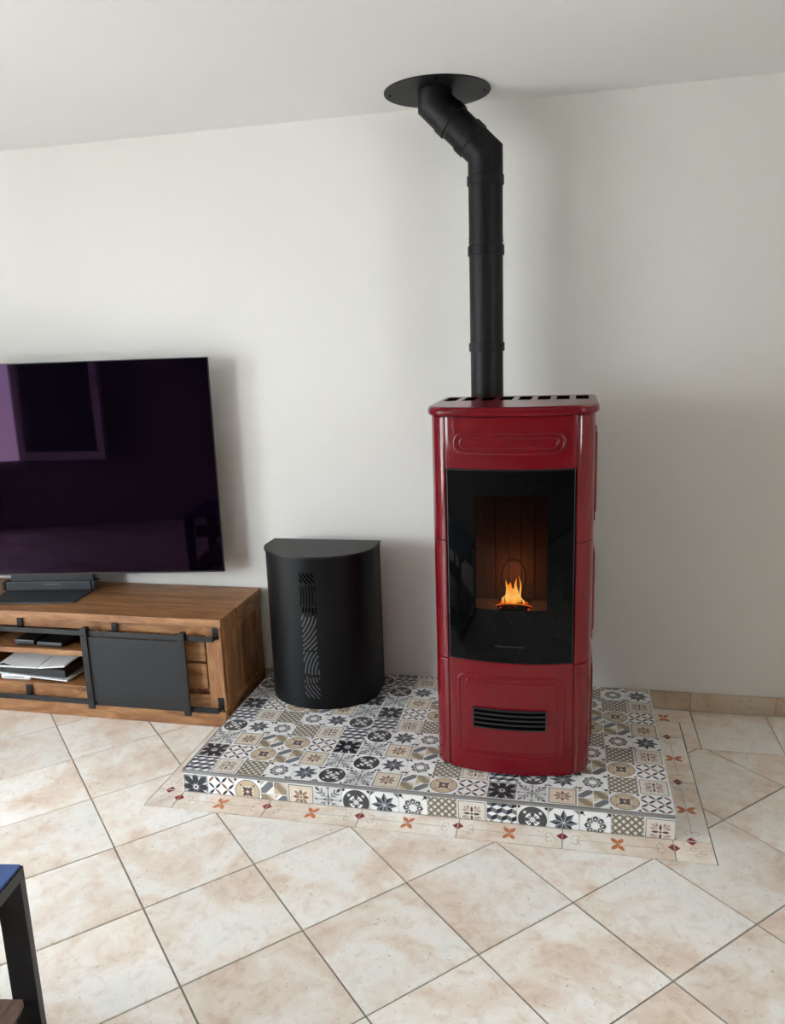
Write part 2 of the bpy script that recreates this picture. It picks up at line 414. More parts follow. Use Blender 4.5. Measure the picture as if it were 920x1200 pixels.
for m in range(-18, 16):
    for n in range(-6, 18):
        if (m+n) % 2 == 0: continue
        cx, cy = OX+A_*m, OY-A_*n
        q = [(cx+x, cy+y) for x, y in dia]
        if (cx-A_ > XL and cx+A_ < XR and cy-A_ > YB) and (cy+A_ < BY+.002 or (cx+A_ < BX0 and cy+A_ < 0) or (cx-A_ > BX1 and cy+A_ < -.33)):
            link('tile', full, None, floor, (cx, cy, 0)); continue
        pcs = [c for c in (clip(q, *r) for r in regions) if c]
        if pcs: tile_from_polys('tile', pcs, floor, 'floor_tile')
# straight laid pieces along the wall at right of the hearth
def rect(x0, x1, y0, y1, g=.002): return [(x0+g, y0+g), (x1-g, y0+g), (x1-g, y1-g), (x0+g, y1-g)]
for (x0, x1, y0, y1) in [(1.864, 2.162, -.331, 0), (2.162, 2.46, -.331, 0), (2.46, 2.758, -.331, 0), (2.758, 3.056, -.331, 0), (3.056, XR, -.331, 0), (1.808, 1.864, -.331, -.116)]:
    tile_from_polys('tile', [rect(x0, x1, y0, y1)], floor, 'floor_tile')

# ------------------------------------------------------------------ printed motifs (flat print built as thin ink layers)
INK = {'white': srgb(238, 237, 235), 'pale': srgb(212, 212, 210), 'light': srgb(196, 198, 199), 'mid': srgb(128, 128, 128), 'steel': srgb(116, 119, 122),
       'olive': srgb(122, 120, 106), 'char': srgb(74, 73, 74), 'dark': srgb(44, 46, 52), 'navy': srgb(32, 40, 58), 'tan': srgb(198, 180, 152),
       'taupe': srgb(150, 134, 112), 'peach': srgb(218, 200, 178), 'rust': srgb(138, 96, 78), 'pink': srgb(196, 170, 162), 'cream': srgb(224, 214, 200),
       'orange': srgb(196, 112, 62), 'wine': srgb(138, 42, 48), 'line': srgb(138, 116, 96), 'border': srgb(236, 236, 234)}
for k, c in INK.items(): plain('glaze_'+k, c, .28, spec=.5)
def circ(cx, cy, r, n=28, c='char'): return ([(cx+r*math.cos(2*PI*i/n), cy+r*math.sin(2*PI*i/n)) for i in range(n)], c)
def leafp(cx, cy, ang, r0, r1, w, c, k=.5):
    ca, sa = math.cos(ang), math.sin(ang); pts = []
    for t, s in ((0, 0), (.22, .75), (k, 1), (.8, .62), (1, 0), (.8, -.62), (k, -1), (.22, -.75)):
        u = r0+(r1-r0)*t; v = w*s; pts.append((cx+ca*u-sa*v, cy+sa*u+ca*v))
    return (pts, c)
def poly(ang, pts, c, cx=0, cy=0):
    ca, sa = math.cos(ang), math.sin(ang)
    return ([(cx+ca*x-sa*y, cy+sa*x+ca*y) for x, y in pts], c)
def sq(h, c, ang=0, cx=0, cy=0): return poly(ang, [(-h, -h), (h, -h), (h, h), (-h, h)], c, cx, cy)
def seg(x0, y0, x1, y1, w, c):
    d = math.hypot(x1-x0, y1-y0); nx, ny = -(y1-y0)/d*w/2, (x1-x0)/d*w/2
    return ([(x0+nx, y0+ny), (x0-nx, y0-ny), (x1-nx, y1-ny), (x1+nx, y1+ny)], c)
Q4 = [PI/2*i for i in range(4)]; D4 = [PI/4+PI/2*i for i in range(4)]
def d_cubes():
    L = []; r = 1/6; h = r*math.sqrt(3)
    hh = 1/3.
    for j in range(-2, 5):
        for i in range(-1, 5):
            x = -.5+i*hh+(hh/2 if j % 2 else 0)+hh/2; y = -.5+j*.25
            a, b_, t = hh/2, .085, .165
            L.append(([(x, y), (x+a, y+b_), (x, y+2*b_), (x-a, y+b_)], 'white'))
            L.append(([(x, y), (x-a, y+b_), (x-a, y+b_-t), (x, y-t)], 'steel'))
            L.append(([(x, y), (x, y-t), (x+a, y+b_-t), (x+a, y+b_)], 'navy'))
    return 'light', L
def d_flower():
    L = [sq(.47, 'mid')]
    for i, a in enumerate([PI/4*i+PI/8*0 for i in range(8)]):
        L.append(leafp(0, 0, a, .10, .50 if i % 2 == 0 else .60, .115, 'dark', .6))
    for a in D4: L.append(leafp(0, 0, a+.39, .30, .5, .03, 'pale')); L.append(leafp(0, 0, a-.39, .30, .5, .03, 'pale'))
    L += [circ(0, 0, .10, 12, 'pale'), circ(0, 0, .05, 10, 'dark')]
    return 'white', L
def d_cross():
    L = []; n = 4; s = 1/n
    for i in range(n):
        for j in range(n):
            x, y = -.5+s*(i+.5), -.5+s*(j+.5)
            a = PI/4 if (i+j) % 2 else -PI/4
            L.append(leafp(x, y, a, -.16, .16, .048, 'dark' if (i*2+j) % 3 else 'rust'))
    for i in range(1, n):
        for j in range(1, n):
            if (i+j) % 2: L.append(sq(.032, 'pink', PI/4, -.5+s*i, -.5+s*j))
    return 'white', L
def d_tan_circle():
    L = [sq(.05, 'dark', PI/4, sx*.45, sy*.45) for sx in (-1, 1) for sy in (-1, 1)]
    L += [circ(0, 0, .47, 32, 'char'), circ(0, 0, .445, 32, 'tan'), circ(0, 0, .235, 24, 'cream')]
    for a in D4: L.append(leafp(0, 0, a, .03, .25, .075, 'char')); L.append(leafp(0, 0, a, .31, .40, .05, 'rust'))
    for a in Q4: L.append(leafp(0, 0, a, .02, .22, .04, 'rust'))
    L.append(circ(0, 0, .05, 10, 'cream'))
    return 'white', L
def d_bands():
    L = []
    for qx, qy, bgc, bc, s in ((-1, 1, 'white', 'steel', 1), (1, 1, 'tan', 'taupe', -1), (-1, -1, 'tan', 'taupe', -1), (1, -1, 'white', 'steel', 1)):
        cx, cy = qx*.25, qy*.25
        L.append(sq(.235, bgc, 0, cx, cy))
        band = [(-.235, -.235), (-.06, -.235), (.235, .06), (.235, .235), (.06, .235), (-.235, -.06)]
        L.append(([(cx+x*s, cy+y) for x, y in band], bc))
        L.append(([(cx+x*s*.98, cy+y*.98) for x, y in [(-.235, .235), (-.235, .06), (-.06, .235)]], 'pale' if bgc == 'tan' else 'tan'))
    return 'white', L
def d_frame_star():
    L = [sq(.46, 'olive'), sq(.42, 'cream'), sq(.39, 'peach'), sq(.30, 'cream')]
    for i in range(8): L.append(leafp(0, 0, PI/4*i, .06, .30 if i % 2 == 0 else .34, .06, 'rust' if i % 2 == 0 else 'taupe'))
    L.append(circ(0, 0, .045, 10, 'rust'))
    return 'white', L
def d_snow():
    L = [sq(.475, 'pale')]
    for a in Q4:
        L.append(poly(a, [(0, -.012), (.46, -.012), (.46, .012), (0, .012)], 'char'))
        L.append(leafp(0, 0, a, .06, .20, .04, 'char')); L.append(leafp(0, 0, a, .40, .5, .06, 'steel'))
    for a in D4:
        L.append(poly(a, [(0, -.012), (.5, -.012), (.5, .012), (0, .012)], 'steel'))
        for s in (-1, 1):
            L.append(leafp(.30*math.cos(a), .30*math.sin(a), a+s*.65, 0, .24, .035, 'steel'))
            L.append(leafp(.18*math.cos(a), .18*math.sin(a), a+s*.7, 0, .17, .03, 'mid'))
        L.append(leafp(0, 0, a, .44, .66, .05, 'char'))
    return 'white', L
def d_dark_circle():
    L = [sq(.05, 'dark', PI/4, sx*.45, sy*.45) for sx in (-1, 1) for sy in (-1, 1)]
    L += [circ(0, 0, .475, 32, 'char'), circ(0, 0, .25, 24, 'white')]
    for a in Q4: L.append(leafp(0, 0, a, .07, .28, .075, 'char', .7))
    for a in D4:
        L.append(leafp(0, 0, a, .30, .42, .065, 'pale')); L.append(leafp(0, 0, a, .06, .20, .03, 'char'))
    L += [circ(0, 0, .055, 10, 'pale')]
    return 'white', L
def d_star():
    L = []
    for sx in (-1, 1):
        for sy in (-1, 1): L.append(([(sx*.5, sy*.5), (sx*.5, sy*.30), (sx*.30, sy*.5)], 'steel'))
    for i in range(8):
        a = PI/4*i; R_ = .47 if i % 2 == 0 else .46; w = .095; m = .24
        L.append(poly(a, [(.02, 0), (m, 0), (R_, 0), (m, w)], 'navy')); L.append(poly(a, [(.02, 0), (m, -w), (R_, 0)], 'steel'))
    return 'white', L
def d_ring():
    L = []
    for sx in (-1, 1):
        for sy in (-1, 1):
            L.append(sq(.055, 'dark', 0, sx*.43, sy*.43)); L.append(seg(sx*.44, sy*.44, sx*.33, sy*.33, .03, 'dark'))
    L.append(circ(0, 0, .33, 24, 'light')); L.append(circ(0, 0, .14, 16, 'white'))
    for i in range(8):
        a = PI/4*i; L.append(leafp(0, 0, a, .13, .36, .085, 'char', .7)); L.append(leafp(0, 0, a, .18, .27, .03, 'white'))
    return 'white', L
def d_lattice():
    L = []; n = 4; s = 1/n
    for k in range(-n, n+1):
        for off, w, c in ((0, .075, 'olive'),):
            L.append(seg(-.75+k*s, -.75, .75+k*s, .75, w, c)); L.append(seg(-.75+k*s, .75, .75+k*s, -.75, w, c))
    for i in range(n+1):
        for j in range(n+1):
            L.append(sq(.018, 'char', PI/4, -.5+s*i, -.5+s*j))
            if i < n and j < n: L.append(sq(.018, 'char', PI/4, -.5+s*(i+.5), -.5+s*(j+.5)))
    return 'cream', L
def d_frame_petal():
    L = [sq(.46, 'mid'), sq(.43, 'cream'), sq(.38, 'pale'), sq(.36, 'cream')]
    for a in Q4: L.append(leafp(0, 0, a, .05, .28, .045, 'char'))
    for a in D4:
        L.append(leafp(0, 0, a, .12, .42, .06, 'pink'))
        for s in (-1, 1): L.append(leafp(0, 0, a+s*.35, .20, .36, .03, 'taupe'))
    L.append(circ(0, 0, .04, 10, 'char'))
    return 'white', L
DES = dict(A=d_cubes, F=d_flower, K=d_cross, O=d_tan_circle, G=d_bands, Q=d_frame_star, S=d_snow, C=d_dark_circle, N=d_star, R=d_ring, L=d_lattice, P=d_frame_petal)
def print_mesh(name, base, layers, scale, rc, th=.008, step=.00012, basemat=None):
    """slab with inked shapes; rc = (x0,x1,y0,y1) kept part in unit coordinates; local plane xy, face up at z=0"""
    x0, x1, y0, y1 = rc; me_m = []; bm = bmesh.new()
    def idx(c):
        nm = c if c in MATS else 'glaze_'+c
        if nm not in me_m: me_m.append(nm)
        return me_m.index(nm)
    b0 = idx(basemat or base)
    X0, X1, Y0, Y1 = [v*scale for v in rc]
    box(bm, X0, X1, Y0, Y1, -th, 0, 0, mi=b0)
    z = 0
    for i, (pts, c) in enumerate(layers):
        mg = .0005/scale; q = clip(pts, x0+mg, x1-mg, y0+mg, y1-mg)
        if not q: continue
        z = .00008+step*(i/len(layers))*3
        try: f = bm.faces.new([bm.verts.new((x*scale, y*scale, z)) for x, y in q])
        except ValueError: continue
        f.normal_update()
        if f.normal.z < 0: f.normal_flip()
        f.material_index = idx(c)
    me = bpy.data.meshes.new(name); bm.to_mesh(me); bm.free()
    for n in me_m: me.materials.append(MATS[n])
    return me

# border pieces round the hearth
def listello(length, w, flower=True, ends=True):
    L = []; h = length/2
    if flower:
        L.append(seg(-h*.72, 0, h*.72, 0, .0016, 'line'))
        for a in (PI/4+.25, -PI/4-.25, 3*PI/4-.25, -3*PI/4+.25):
            L.append(leafp(0, 0, a, .003, .036, .0085, 'orange'))
        L.append(circ(0, 0, .004, 8, 'rust'))
        for s in (-1, 1):
            for t in (-1, 1):
                c = []; cx, cy = s*h*.76, t*.013
                for k in range(9):
                    a = -t*PI/2+s*t*(-k/8*1.55*PI); r = .013*(1-.045*k)
                    c.append((cx+r*math.cos(a), cy+r*math.sin(a)))
                for p, q in zip(c, c[1:]): L.append(seg(*p, *q, .0014, 'line'))
    return L
def border_tile(x0, x1, y0, y1, along, flower=True, extra=()):
    cx, cy = (x0+x1)/2, (y0+y1)/2; g = .0016
    lx, ly = (x1-x0)/2-g, (y1-y0)/2-g
    Lr = listello((x1-x0) if along == 'x' else (y1-y0), .1, flower)
    if along == 'y': Lr = [([(-y, x) for x, y in p], c) for p, c in Lr]
    Lr = Lr+[([(x-cx, y-cy) for x, y in p], c) for p, c in extra]
    me = print_mesh('border_tile', None, Lr, 1.0, (-lx, lx, -ly, ly), .0085, basemat='listello_tile')
    link('border_tile', me, None, floor, (cx, cy, 0))
def dmd(x, y, s=.019): return ([(x-s, y), (x, y-s*1.05), (x+s, y), (x, y+s*1.05)], 'wine')
HX1, HD = 1.695, .9339
jx = [.004, .339, .674, 1.010, 1.347, 1.688]
yb0, yb1 = BY, -HD-.0
for a, b in zip(jx, jx[1:]):
    border_tile(a, b, yb0, yb1, 'x', True, [dmd(a, -.976), dmd(b, -.976)])
def curls(cx, cy):
    L = []
    for ox, oy, s in ((.0, .014, 1), (.026, .004, -1), (.012, -.016, 1)):
        c = [(cx+ox+.011*(1-.05*k)*math.cos(s*k*.7), cy+oy+.011*(1-.05*k)*math.sin(s*k*.7)) for k in range(9)]
        L += [seg(*p, *q, .0014, 'line') for p, q in zip(c, c[1:])]
    return L
border_tile(BX0, jx[0], yb0, yb1, 'x', False, [dmd(jx[0], -.976), dmd(-.052, yb1)]+curls(-.06, -.99))
border_tile(jx[-1], BX1, yb0, yb1, 'x', False, [dmd(jx[-1], -.976), dmd(1.745, yb1)]+curls(1.745, -.99))
jy = [yb1, -.586, -.252, -.116]
border_tile(1.697, BX1, yb1, jy[1], 'y', True, [dmd(1.745, yb1), dmd(1.745, jy[1])])
border_tile(1.697, BX1, jy[1], jy[2], 'y', True, [dmd(1.745, jy[1]), dmd(1.745, jy[2])])
fl = [leafp(1.750, -.087, a, .003, .036, .0085, 'orange') for a in (PI/4+.25, -PI/4-.25, 3*PI/4-.25, -3*PI/4+.25)]
border_tile(1.697, BX1, jy[2], jy[3], 'y', False, [dmd(1.745, jy[2])]+fl)
border_tile(1.697, 1.862, jy[3], -.001, 'x', False, fl)
jl = [yb1, -.60, -.266, 0]
for a, b in zip(jl, jl[1:]): border_tile(BX0, -.002, a, b, 'y', b < -.1, [dmd(-.052, a), dmd(-.052, b)])

# skirting
sk = bpy.data.objects.new('baseboard_back', None); COL.objects.link(sk); sk.location = (1.7, 0, 0); tag(sk, 'beige ceramic skirting tiles along the wall', kind='structure')
for a, b in [(1.70, 1.862), (1.864, 2.195), (2.197, 2.53), (2.532, 2.865), (2.867, 3.2), (3.202, XR)]+[(-.335*k-.333, -.335*k-.002) for k in range(6)]:
    bm = bmesh.new(); box(bm, a, b, -.010, -.0005, .002, .083, .002, 1); fin(bm, 'skirting_tile', 'skirting_tile', sk)

# ------------------------------------------------------------------ hearth platform
HH = .0833
hearth = thing('hearth_platform', (HX1/2, -HD/2, 0), 'low raised hearth platform faced with grey and tan patterned cement-look tiles', 'hearth')
bm = bmesh.new(); box(bm, .002, HX1-.002, -HD+.009, -.001, 0.0, HH-.0092); fin(bm, 'core', 'glaze_border', hearth, smooth=0)
rows = ['APLRNCSQGOKFSQGOK', 'FKOGQSCNRLPACNRLP', 'SQGOKFSQGOKFSQGOK', 'CNRLPACNRLPACNRLP', 'APLRNCAPLRNCAPLRN',
        'FKOGQSFKOGQSFKOGQ', 'SQGOKFSQGOKFSQGOK', 'CNRLPACNRLPACNRLP', 'APLRNCAPLRNCAPLRN', 'FKOGQSFKOGQSFKOGQ']
front_row = 'FKOGQSCNRLPACNRLP'
pm = {}
E_ = .4925
def design_mesh(d, rc=(-E_, E_, -E_, E_), sc=.0995):
    k = (d, rc, sc)
    if k not in pm:
        base, L = DES[d](); pm[k] = print_mesh('tile', base, L, sc, rc)
    return pm[k]
og = origin(hearth); nos = .007
pw = (HX1-.006)/17
for r, row in enumerate(rows):
    for c, d in enumerate(row):
        y = -HD+nos+.1*r+.05
        if r == 9:
            v = (-.003-(-HD+nos+.9))/.1-.5
            me = design_mesh(d, (-E_, E_, -E_, v))
        else: me = design_mesh(d)
        link('tile', me, None, hearth, Vector((.004+pw*(c+.5), y, HH))-og)
fz = HH-.011                                       # front tiles hang below the edge trim, cut at the floor
vlow = .5-(fz-.001)/.1
for c, d in enumerate(front_row):
    last = c == 16
    me = design_mesh(d, (-E_, .445 if last else E_, round(vlow, 3), E_))
    link('tile', me, None, hearth, Vector((.0005+.1*c+.05, -HD, fz-.05))-og, (PI/2, 0, 0))
for r in range(9):
    d = 'KPKPNQKPN'[r]
    y = -HD+nos+.1*r+.05
    me = design_mesh(d, (-E_, E_, round(vlow, 3), E_))
    link('tile', me, None, hearth, Vector((HX1, y, fz-.05))-og, (PI/2, 0, PI/2))
    link('tile', me, None, hearth, Vector((0, y, fz-.05))-og, (PI/2, 0, -PI/2))
bm = bmesh.new(); box(bm, 0, HX1, -HD-.0012, -HD+.006, HH-.0105, HH+.0006, .0012, 2); fin(bm, 'edge_trim', 'steel_grey', hearth)
bm = bmesh.new(); box(bm, -.0012, .003, -HD+.0062, -.001, HH-.0105, HH+.0006, .001, 2); fin(bm, 'edge_trim', 'steel_grey', hearth)
bm = bmesh.new(); box(bm, HX1-.002, HX1+.0012, -HD+.0062, -.001, HH-.0105, HH+.0006, .001, 2); fin(bm, 'edge_trim', 'glaze_border', hearth)

# ------------------------------------------------------------------ pellet stove
SX, SF = 1.166, -.788
JX = .210                                          # half width of the front between the side columns
RF = (JX**2+.033**2)/(2*.033)
def yf(x): return SF+RF-math.sqrt(RF**2-min(abs(x), RF*.99)**2)     # front bow, x measured from the stove axis
stove = thing('pellet_stove', (SX, -.54, HH), 'glossy red ceramic pellet stove with black glass door and lit fire', 'stove')
def fcurve(x, off=0):
    s = x/RF; c = math.sqrt(max(0, 1-s*s)); return (SX+x+s*off, yf(x)-c*off)
def front_plate(name, mat, x0, x1, z0, z1, r=.0, off=0.0, th=.012, bev=.002, cols=28, parent=stove, seg=2):
    """a plate bent to the bowed front; rounded corners of radius r; off = outward offset of its face"""
    bm = bmesh.new()
    xs = []
    if r > 0:
        xs = [x0+r*(1-math.cos(PI/2*k/7)) for k in range(8)]; xs += [x0+r+(x1-x0-2*r)*k/cols for k in range(1, cols)]
        xs += [x1-r+r*math.sin(PI/2*k/7) for k in range(8)]
    else: xs = [x0+(x1-x0)*k/cols for k in range(cols+1)]
    def zz(x):
        if r <= 0: return z0, z1
        d = max(0, r-(x-x0), r-(x1-x)); q = r-math.sqrt(max(0, r*r-d*d)); return z0+q, z1-q
    O, I = [], []
    for x in xs:
        a, b = zz(x)
        if b-a < 1e-5: b = a+1e-4
        for L, o in ((O, off), (I, off-th)):
            px, py = fcurve(x, o); L.append((bm.verts.new((px, py, a)), bm.verts.new((px, py, b))))
    F = []
    for i in range(len(xs)-1):
        F.append(bm.faces.new((O[i][0], O[i+1][0], O[i+1][1], O[i][1])))
        bm.faces.new((I[i+1][0], I[i][0], I[i][1], I[i+1][1]))
        bm.faces.new((I[i][0], I[i+1][0], O[i+1][0], O[i][0])); bm.faces.new((O[i][1], O[i+1][1], I[i+1][1], I[i][1]))
    bm.faces.new((I[0][0], O[0][0], O[0][1], I[0][1])); bm.faces.new((O[-1][0], I[-1][0], I[-1][1], O[-1][1]))
    if bev:
        bmesh.ops.recalc_face_normals(bm, faces=bm.faces)
        fs = set(F); es = [e for e in bm.edges if len([f for f in e.link_faces if f in fs]) == 1]
        bmesh.ops.bevel(bm, geom=es, offset=bev, segments=seg, profile=.5, affect='EDGES', clamp_overlap=True)
    return fin(bm, name, mat, parent, smooth=40)
Z0, ZL = HH+.012, 1.328
# side columns: plan path from the back to the front joint, three ceramics stacked on each side
HW = .268
def bez(p0, p1, p2, p3, n):
    return [tuple((1-t)**3*a+3*(1-t)**2*t*b+3*(1-t)*t*t*c+t**3*d for a, b, c, d in zip(p0, p1, p2, p3)) for t in [k/n for k in range(n+1)]]
tx, ty = math.cos(math.asin(JX/RF)), JX/RF
def side_path(off=0.0):
    P3 = (JX+.0015, yf(JX)); b0 = [(HW, -.305), (HW, -.50)]+bez((HW, -.645), (HW, -.705), (P3[0]+.036*tx, P3[1]+.036*ty), P3, 14)
    out = []
    for i, p in enumerate(b0):
        q0 = b0[max(0, i-1)]; q1 = b0[min(len(b0)-1, i+1)]
        d = Vector((q1[0]-q0[0], q1[1]-q0[1])).normalized(); nrm = Vector((-d.y, d.x))
        if nrm.x < 0 and i < 4: nrm = -nrm
        out.append((p[0]+nrm.x*off, p[1]+nrm.y*off))
    return out
def side_piece(s, z0, z1, name='side_ceramic', mat='red_ceramic', off=0, th=.014, bev=.003, rng=None, parent=stove):
    O, I = side_path(off), side_path(off-th)
    if rng: O, I = O[rng[0]:rng[1]], I[rng[0]:rng[1]]
    bm = bmesh.new(); n = len(O)
    V = {}
    for nm, pts in (('O', O), ('I', I)):
        for k, (x, y) in enumerate(pts):
            for zi, z in ((0, z0), (1, z1)): V[nm, k, zi] = bm.verts.new((SX+s*x, y, z))
    F = []
    for k in range(n-1):
        F.append(bm.faces.new((V['O', k, 0], V['O', k+1, 0], V['O', k+1, 1], V['O', k, 1])))
        bm.faces.new((V['I', k, 0], V['I', k+1, 0], V['I', k+1, 1], V['I', k, 1]))
        for zi in (0, 1): bm.faces.new((V['O', k, zi], V['O', k+1, zi], V['I', k+1, zi], V['I', k, zi]))
    for k in (0, n-1): bm.faces.new((V['O', k, 0], V['O', k, 1], V['I', k, 1], V['I', k, 0]))
    fs = set(F); es = [e for e in bm.edges if len([f for f in e.link_faces if f in fs]) == 1]
    bmesh.ops.recalc_face_normals(bm, faces=bm.faces)
    bmesh.ops.bevel(bm, geom=es, offset=bev, segments=3, profile=.5, affect='EDGES', clamp_overlap=True)
    return fin(bm, name, mat, parent, smooth=40)
for s in (-1, 1):
    for a, b in ((Z0, .4945), (.4965, .9145), (.9165, ZL)):
        p = side_piece(s, a, b)
        # raised panel on the flank of each ceramic
        bm = bmesh.new(); xo = SX+s*(HW+.005); xi = SX+s*(HW-.004)
        box(bm, min(xo, xi), max(xo, xi), -.625, -.35, a+.045, b-.045, .003, 2)
        fin(bm, 'raised_panel', 'red_ceramic', p)
        bm = bmesh.new(); xo = SX+s*(HW+.009); xi = SX+s*(HW)
        box(bm, min(xo, xi), max(xo, xi), -.600, -.375, a+.07, b-.07, .003, 2)
        fin(bm, 'raised_panel', 'red_ceramic', p)
# casing behind the ceramics and firebox
bm = bmesh.new(); box(bm, SX-.252, SX+.252, -.50, -.31, HH+.008, 1.327, .003); fin(bm, 'casing', 'black_metal', stove)
bm = bmesh.new(); box(bm, SX-.24, SX+.24, -.735, -.31, HH+.0012, HH+.03, .003); fin(bm, 'base_plate', 'black_metal', stove)
# front ceramics
tcer = front_plate('top_ceramic', 'red_ceramic', -JX, JX, 1.160, ZL, bev=.0025)
def moulding(parent, x0, x1, z0, z1, r, rad=.0042, off=.0):
    # a rounded bead running round a panel on the bowed front
    P = []
    for cx, cz, a0 in ((x1-r, z1-r, 0), (x0+r, z1-r, PI/2), (x0+r, z0+r, PI), (x1-r, z0+r, 1.5*PI)):
        for k in range(9): P.append((cx+r*math.cos(a0+PI/2*k/8), cz+r*math.sin(a0+PI/2*k/8)))
    Q = []
    for a, b in zip(P, P[1:]+P[:1]):
        m = max(1, int(math.hypot(b[0]-a[0], b[1]-a[1])/.012))
        Q += [(a[0]+(b[0]-a[0])*k/m, a[1]+(b[1]-a[1])*k/m) for k in range(m)]
    bm = bmesh.new(); rings = []; nq = len(Q)
    for i in range(nq):
        (xa, za), (xb, zb) = Q[i-1], Q[(i+1) % nq]; d = math.hypot(xb-xa, zb-za); nx, nz = (zb-za)/d, -(xb-xa)/d
        ring = []
        for k in range(7):
            t = PI*k/6; u, h = rad*1.3*math.cos(t), rad*math.sin(t)*.9-.0008
            px, py = fcurve(Q[i][0]+nx*u, off+h); ring.append(bm.verts.new((px, py, Q[i][1]+nz*u)))
        rings.append(ring)
    for i in range(nq):
        A, B = rings[i], rings[(i+1) % nq]
        for k in range(6): bm.faces.new((A[k], A[k+1], B[k+1], B[k]))
        bm.faces.new((A[6], A[0], B[0], B[6]))
    return fin(bm, 'moulding', 'red_ceramic', parent, smooth=180)
moulding(tcer, -.178, .172, 1.212, 1.276, .030); moulding(tcer, -.158, .153, 1.229, 1.261, .0155)
lcer = front_plate('lower_ceramic', 'red_ceramic', -JX, JX, HH+.008, .5015, bev=.0025)
moulding(lcer, -.176, .176, .153, .449, .024, .0048); moulding(lcer, -.149, .152, .174, .428, .007, .0038)
front_plate('raised_panel', 'red_ceramic', -.146, .149, .177, .425, r=.005, off=.0022, th=.006, bev=.0008, parent=lcer)
gr = front_plate('grille', 'hole_black', -.122, .120, .267, .333, r=.003, off=.0105, th=.008, bev=.0006)  # black backing laid on the uncut panel, standing for the dark cavity
for z in (.283, .300, .317):
    front_plate('louvre', 'black_metal', -.118, .116, z-.0028, z+.0028, off=.0135, th=.006, bev=.001, cols=16, parent=gr)
for z0_, z1_ in ((.264, .268), (.331, .335)): front_plate('grille_frame', 'black_metal', -.123, .121, z0_, z1_, off=.0130, th=.010, bev=.001, cols=16, parent=gr)
for x0_, x1_ in ((-.1235, -.1195), (.1175, .1215)): front_plate('grille_frame', 'black_metal', x0_, x1_, .264, .335, off=.0130, th=.010, bev=.001, cols=2, parent=gr)
# door
so = origin(stove)
mat_door_glass(-.113, .121, .690-so.z, 1.075-so.z)
dg = front_plate('door_glass', 'door_glass', -.2025, .2025, .506, 1.155, off=.003, th=.005, bev=.0, cols=32)
front_plate('door_edge', 'black_metal', -.2065, -.2030, .504, 1.1575, off=.001, th=.02, bev=.001, cols=2, parent=dg)
front_plate('door_edge', 'black_metal', .2030, .2065, .504, 1.1575, off=.001, th=.02, bev=.001, cols=2, parent=dg)
front_plate('door_edge', 'black_metal', -.2065, .2065, 1.1555, 1.1585, off=.001, th=.02, bev=.0008, cols=20, parent=dg)
front_plate('door_edge', 'black_metal', -.2065, .2065, .5030, .5055, off=.001, th=.02, bev=.0008, cols=20, parent=dg)
front_plate('door_mark', 'logo_faint', -.05, .05, .561, .565, off=.0033, th=.0006, bev=0, cols=8, parent=dg)
# firebox
fx0, fx1, fy0, fy1, fz0, fz1 = SX-.16, SX+.165, -.745, -.545, .640, 1.11
bm = bmesh.new(); box(bm, fx0-.006, fx1+.006, fy1+.006, fy1+.016, fz0, fz1); box(bm, fx0-.016, fx0-.006, fy0, fy1+.016, fz0, fz1); box(bm, fx1+.006, fx1+.016, fy0, fy1+.016, fz0, fz1)
box(bm, fx0-.016, fx1+.016, fy0, fy1+.016, fz1, fz1+.01); box(bm, fx0-.016, fx1+.016, fy0, fy1+.016, fz0-.01, fz0)
fbx = fin(bm, 'firebox', 'black_metal', stove, smooth=0)
nb = 7; wbk = (fx1-fx0)/nb
for k in range(nb):
    bx('firebrick', 'firebrick', fbx, fx0+wbk*k+.0012, fx0+wbk*(k+1)-.0012, fy1-.012+(.003 if k % 2 else 0), fy1+.005, fz0+.0, fz1-.002, .003)
for s, x in ((-1, fx0), (1, fx1)):
    for j in range(3):
        ya = fy0+.02+j*.058
        bx('firebrick', 'firebrick', fbx, min(x, x+s*.005), max(x, x+s*.005), ya, ya+.056, fz0, fz1-.002, .002)
bx('ash_floor', 'ash', fbx, fx0, fx1, fy0, fy1-.014, fz0, fz0+.012, .002)
# arch opening behind the flame
bm = bmesh.new()
arc = [(SX-.002+.040*math.cos(a), fy1-.016, .735+.062*math.sin(a)) for a in [2*PI*k/32 for k in range(33)]]
tube(bm, arc, .0022, 8, cap=False); fin(bm, 'arch_ring', 'iron', fbx)
# burn pot: a dished tray with a bright rim
bm = bmesh.new(); n = 16; v0 = []; v1 = []; v2 = []; v3 = []
for k in range(n+1):
    t = -1+2*k/n; x = SX+.008+t*.060
    zt = .674+.0*t + .012*(1-t*t)**.5*.9 - .0
    zt = .682 - .010*t*t
    v0.append(bm.verts.new((x, -.70+.010*abs(t), zt))); v1.append(bm.verts.new((x*.0+SX+.008+t*.046, -.685, .648)))
    v2.append(bm.verts.new((x, -.615, zt+.002))); v3.append(bm.verts.new((SX+.008+t*.046, -.63, .648)))
for k in range(n):
    for a, b in ((v0, v1), (v1, v3), (v3, v2)): bm.faces.new((a[k], a[k+1], b[k+1], b[k]))
bmesh.ops.solidify(bm, geom=list(bm.faces), thickness=.003)
pot = fin(bm, 'burn_pot', 'black_metal', stove, smooth=40)
Y1, Y2, Y3, Y4 = (1.0, .66, .16), (1.0, .36, .035), (.95, .16, .010), (.60, .06, .004)
mat_flame('flame', .675-so.z, .80-so.z, [(.0, Y2), (.18, Y1), (.5, Y2), (.85, Y3), (1., Y4)], 1.25)
mat_flame('ember', .66-so.z, .70-so.z, [(.0, Y4), (.5, Y3), (1., Y2)], .8)
